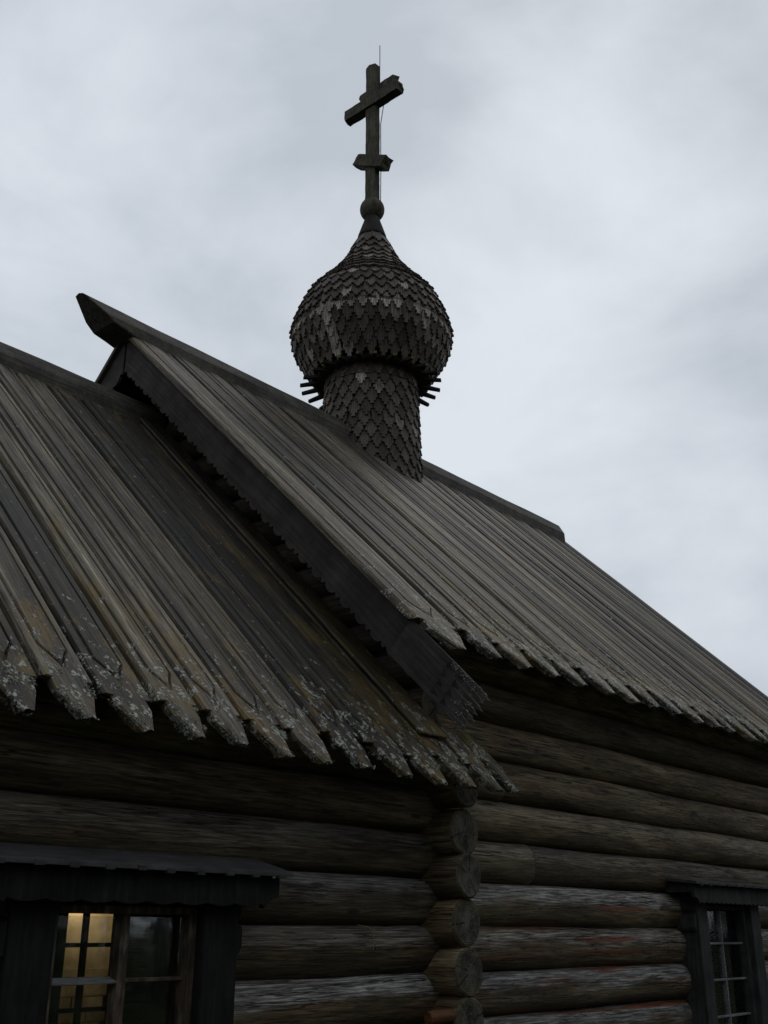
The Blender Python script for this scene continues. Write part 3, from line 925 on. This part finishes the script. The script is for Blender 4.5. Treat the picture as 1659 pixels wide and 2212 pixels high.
# ---- windows
def window(cx, half, ztop, zbot, cas_w, cor_half, cor_z, mull_x=None, lit=False, rise=.09):
    """casing boards are the window mesh; sash, panes, cornice and the rest are its parts"""
    yf = 4.47
    mb = MB()
    for s in (-1, 1):
        a, b = cx + s*half, cx + s*(half+cas_w)
        mb.box(min(a, b), max(a, b), yf, 4.70, zbot-.1, ztop+.02)
        # raised carved blocks on the outer edge
        e0 = cx + s*(half+cas_w)
        for (z0, z1, w) in ((ztop-.06, ztop+.02, .035), (ztop-.22, ztop-.075, .045)):
            mb.prism([(e0, z0), (e0+s*w*.6, z0+.0), (e0+s*w, z0+.03), (e0+s*w, z1-.02), (e0+s*w*.5, z1), (e0, z1)][::s], 'y', yf+.015, 4.66)
    mb.box(cx-half-cas_w, cx+half+cas_w, yf-.004, 4.70, ztop+.022, ztop+.15)
    mb.box(cx-half-cas_w-.03, cx+half+cas_w+.03, yf-.05, 4.70, zbot-.2, zbot-.102)
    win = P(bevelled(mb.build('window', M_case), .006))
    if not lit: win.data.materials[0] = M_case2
    def part(mb, name, mat, bev=0):
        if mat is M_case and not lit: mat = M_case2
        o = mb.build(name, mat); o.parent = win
        if bev: bevelled(o, bev)
        return o
    # cornice roof board, battens on its front edge, frieze with scalloped lower edge, end brackets
    m = MB(); m.prism([(4.33, cor_z), (4.335, cor_z+.026), (4.66, cor_z+.026+rise), (4.66, cor_z+rise-.01)], 'x', cx-cor_half, cx+cor_half)
    part(m, 'cornice_board', M_cap, .004)
    n = int(2*cor_half/.17); m = MB(); m.box(-.024, .024, 4.324, 4.35, cor_z-.006, cor_z+.015); eb = m.mesh('edge_block', [M_cap])
    for i in range(n):
        link('edge_block', eb, win, (cx - cor_half + (i+.5)*2*cor_half/n + random.uniform(-.01, .01), random.uniform(0, .006), random.uniform(-.004, .004)))
    fz = ztop + .02
    m = MB(); x0, x1 = cx-cor_half+.05, cx+cor_half-.05; nn = int((x1-x0)/(.21 if lit else .11)); pts = [(x0, cor_z-.005), (x1, cor_z-.005), (x1, cor_z-.10)]
    pts += [(x1-.05, cor_z-.11), (x1-.10, fz-.02)]
    xa, xb = x0+.12, x1-.12
    for i in range(nn*6+1):
        tq = i/(nn*6); xx = xb + (xa-xb)*tq; ph = (tq*nn) % 1
        pts.append((xx, fz - .014*abs(math.sin(math.pi*ph))))
    pts += [(x0+.10, fz-.02), (x0+.05, cor_z-.11), (x0, cor_z-.10)]
    m.prism(pts, 'y', 4.385, 4.42); part(m, 'frieze_board', M_case)
    m = MB(); m.box(x0+.02, x1-.02, 4.42, 4.66, cor_z-.06, cor_z+.02); part(m, 'cornice_soffit', M_case)
    # outer frame and sashes
    yg = 4.585; fr = MB()
    fr.box(cx-half+.002, cx-half+.045, yg-.06, yg+.06, zbot, ztop); fr.box(cx+half-.045, cx+half-.002, yg-.06, yg+.06, zbot, ztop)
    fr.box(cx-half+.045, cx+half-.045, yg-.06, yg+.06, ztop-.035, ztop+.001); fr.box(cx-half+.045, cx+half-.045, yg-.06, yg+.06, zbot, zbot+.04)
    part(fr, 'frame', M_sash if lit else M_case, .004)
    mx_ = mull_x if mull_x is not None else cx
    mw_ = .026 if lit else .011
    m = MB(); m.box(mx_-mw_, mx_+mw_, yg-.045 if lit else yg-.018, yg+.03, zbot+.04, ztop-.035); part(m, 'mullion', M_sash if lit else M_rail, .003)
    zr = 1.40 if lit else 1.23
    rail_z = [zr] if lit else [1.53, 1.23, .935]
    for s in (-1, 1):
        xa = mx_ - mw_ if s < 0 else mx_ + mw_
        xo = cx - half + .045 if s < 0 else cx + half - .045
        a, b = min(xa, xo), max(xa, xo)
        for z in rail_z:
            m = MB()
            if lit and s < 0:
                m.prism([(yg-.05, z-.012), (yg-.05, z-.002), (yg+.02, z+.020), (yg+.02, z-.012)], 'x', a, b)
            else:
                m.box(a, b, yg-.022, yg+.01, z-.009, z+.009)
            part(m, 'sash_rail', M_rail if (s < 0 or not lit) else M_sash, .002)
        zs = [zbot+.04] + sorted(rail_z) + [ztop-.035]
        for z0, z1 in zip(zs[:-1], zs[1:]):
            m = MB(); m.box(a+.002, b-.002, yg+.012, yg+.016, z0+.012, z1-.012); part(m, 'pane', M_glass)
    # inner winter sash a hand's depth behind
    yi = 4.76; m = MB()
    bars = (3.24, 3.46, 3.72) if lit else (cx - .18, cx + .20)
    for xx in bars: m.box(xx-.013, xx+.013, yi-.012, yi+.012, zbot+.04, ztop-.03)
    for z in (1.555, 1.27): m.box(cx-half+.03, cx+half-.03, yi-.008, yi+.008, z-.010, z+.010)
    m.box(cx-half+.005, cx-half+(.235 if lit else .09), yi-.02, yi+.03, zbot, ztop); m.box(cx+half-.09, cx+half-.005, yi-.02, yi+.03, zbot, ztop)
    part(m, 'inner_sash', M_case)
    return win
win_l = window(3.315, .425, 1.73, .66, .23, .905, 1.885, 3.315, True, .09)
win_r = window(9.90, .46, 1.85, .66, .19, .90, 2.005, 9.90, False, .045)

# ---- room behind the lit window: limewashed brick stove under a small lamp
stove = empty('brick_stove', 'limewashed brick stove glowing under lamplight behind the left window', 'stove', (4.10, 6.35, .2))
so = Vector(stove.location)
mb = MB(); mb.box(-.62, .44, -.02, .8, 0, 2.28)
mb.box(-.66, .48, -.045, .82, 1.15, 1.20)
body = mb.build('body', M_plaster, stove)
bk = MB(); bk.box(-.112, .112, -.03, .03, -.034, .034); bme = bk.mesh('brick', [M_brick])
for rrow in range(8):
    for k in range(4):
        o = link('brick', bme, stove, (-.47 + k*.235 + (.1175 if rrow % 2 else 0), -.045 + random.uniform(-.004, .004), .56 + rrow*.074))
lamp = empty('ceiling_lamp', 'small bright lamp glowing near the top of the left window', 'lamp', (4.22, 6.12, 2.5))
mb = MB(); mb.lathe([(.012, 0), (.012, -.36), (.05, -.38), (.14, -.44), (.135, -.445)], 20); mb.build('shade', M_iron, lamp)
mb = MB(); mb.lathe([(.001, -.44), (.03, -.45), (.04, -.475), (.03, -.505), (.001, -.52)], 14); mb.build('bulb', M_bulb, lamp)
ld = bpy.data.lights.new('lamp_light', 'POINT'); ld.energy = 6.0; ld.color = (1, .78, .48); ld.shadow_soft_size = .06
lo = bpy.data.objects.new('lamp_light', ld); col.objects.link(lo); lo.parent = lamp; lo.location = (0, 0, -.56)

# ---- small things on the wall
mb = MB(); n = 14
pg = link('peg', log_mesh(.24, .040, 77, 14), None, (5.665, 4.47, 1.135), (0, 0, R(-6)))
pg.data.materials.clear(); pg.data.materials.append(M_fresh); pg.data.materials.append(M_fresh)
P(pg)
tw = MB()
tw.tube([(5.02, 4.60, 1.655), (5.08, 4.572, 1.645), (5.12, 4.568, 1.61), (5.14, 4.572, 1.56), (5.16, 4.578, 1.52)], .0035, 5)
tw.tube([(5.02, 4.60, 1.65), (5.10, 4.57, 1.635), (5.17, 4.575, 1.63)], .002, 5)
tw.tube([(5.14, 4.572, 1.56), (5.13, 4.57, 1.53), (5.135, 4.572, 1.505)], .002, 5)
twig = tw.build('dry_twig', M_twig); twig['label'] = 'thin dry twig caught between grey logs left of the corner'; twig['category'] = 'twig'

# ---- added wood behind the camera: shades the walls, darkens pane reflections
rng = random.Random(21); wd = MB()
for i in range(26):
    bx = -26 + i*3.1 + rng.uniform(-1, 1); by = -11 - 5*rng.random(); H = rng.uniform(9, 14); rad = rng.uniform(2.2, 3.2)
    wd.tube([(bx, by, -.1), (bx+.1, by, H*.5), (bx, by, H*.95)], .16, 6, 1)
    for _ in range(1000):
        t_ = rng.random()**.8; z_ = H*(.02 + .98*t_); rr = rad*(1 - t_)**.8*rng.random()**.5 + .1; a_ = rng.uniform(0, 6.283)
        c_ = Vector((bx + rr*math.cos(a_), by + rr*math.sin(a_), z_)); sz = rng.uniform(.18, .42)
        u_ = Vector((rng.gauss(0,1), rng.gauss(0,1), rng.gauss(0,.6))).normalized()*sz; v_ = u_.orthogonal().normalized()*sz*.6
        wd.add([c_-u_, c_+v_, c_+u_, c_-v_], [(0,1,2,3)])
M_leaf = mat_plain('spruce_green', (.018, .028, .012), (.032, .046, .020), (.055, .070, .030), (2, 2, 2), .9, .2)
wm = wd.mesh('added_woodland', [M_leaf, M_dark], False)
wood = link('added_woodland', wm); wood['kind'] = 'stuff'; wood['label'] = 'unseen dark spruce wood added behind the camera to shade the walls'; wood['category'] = 'wood'
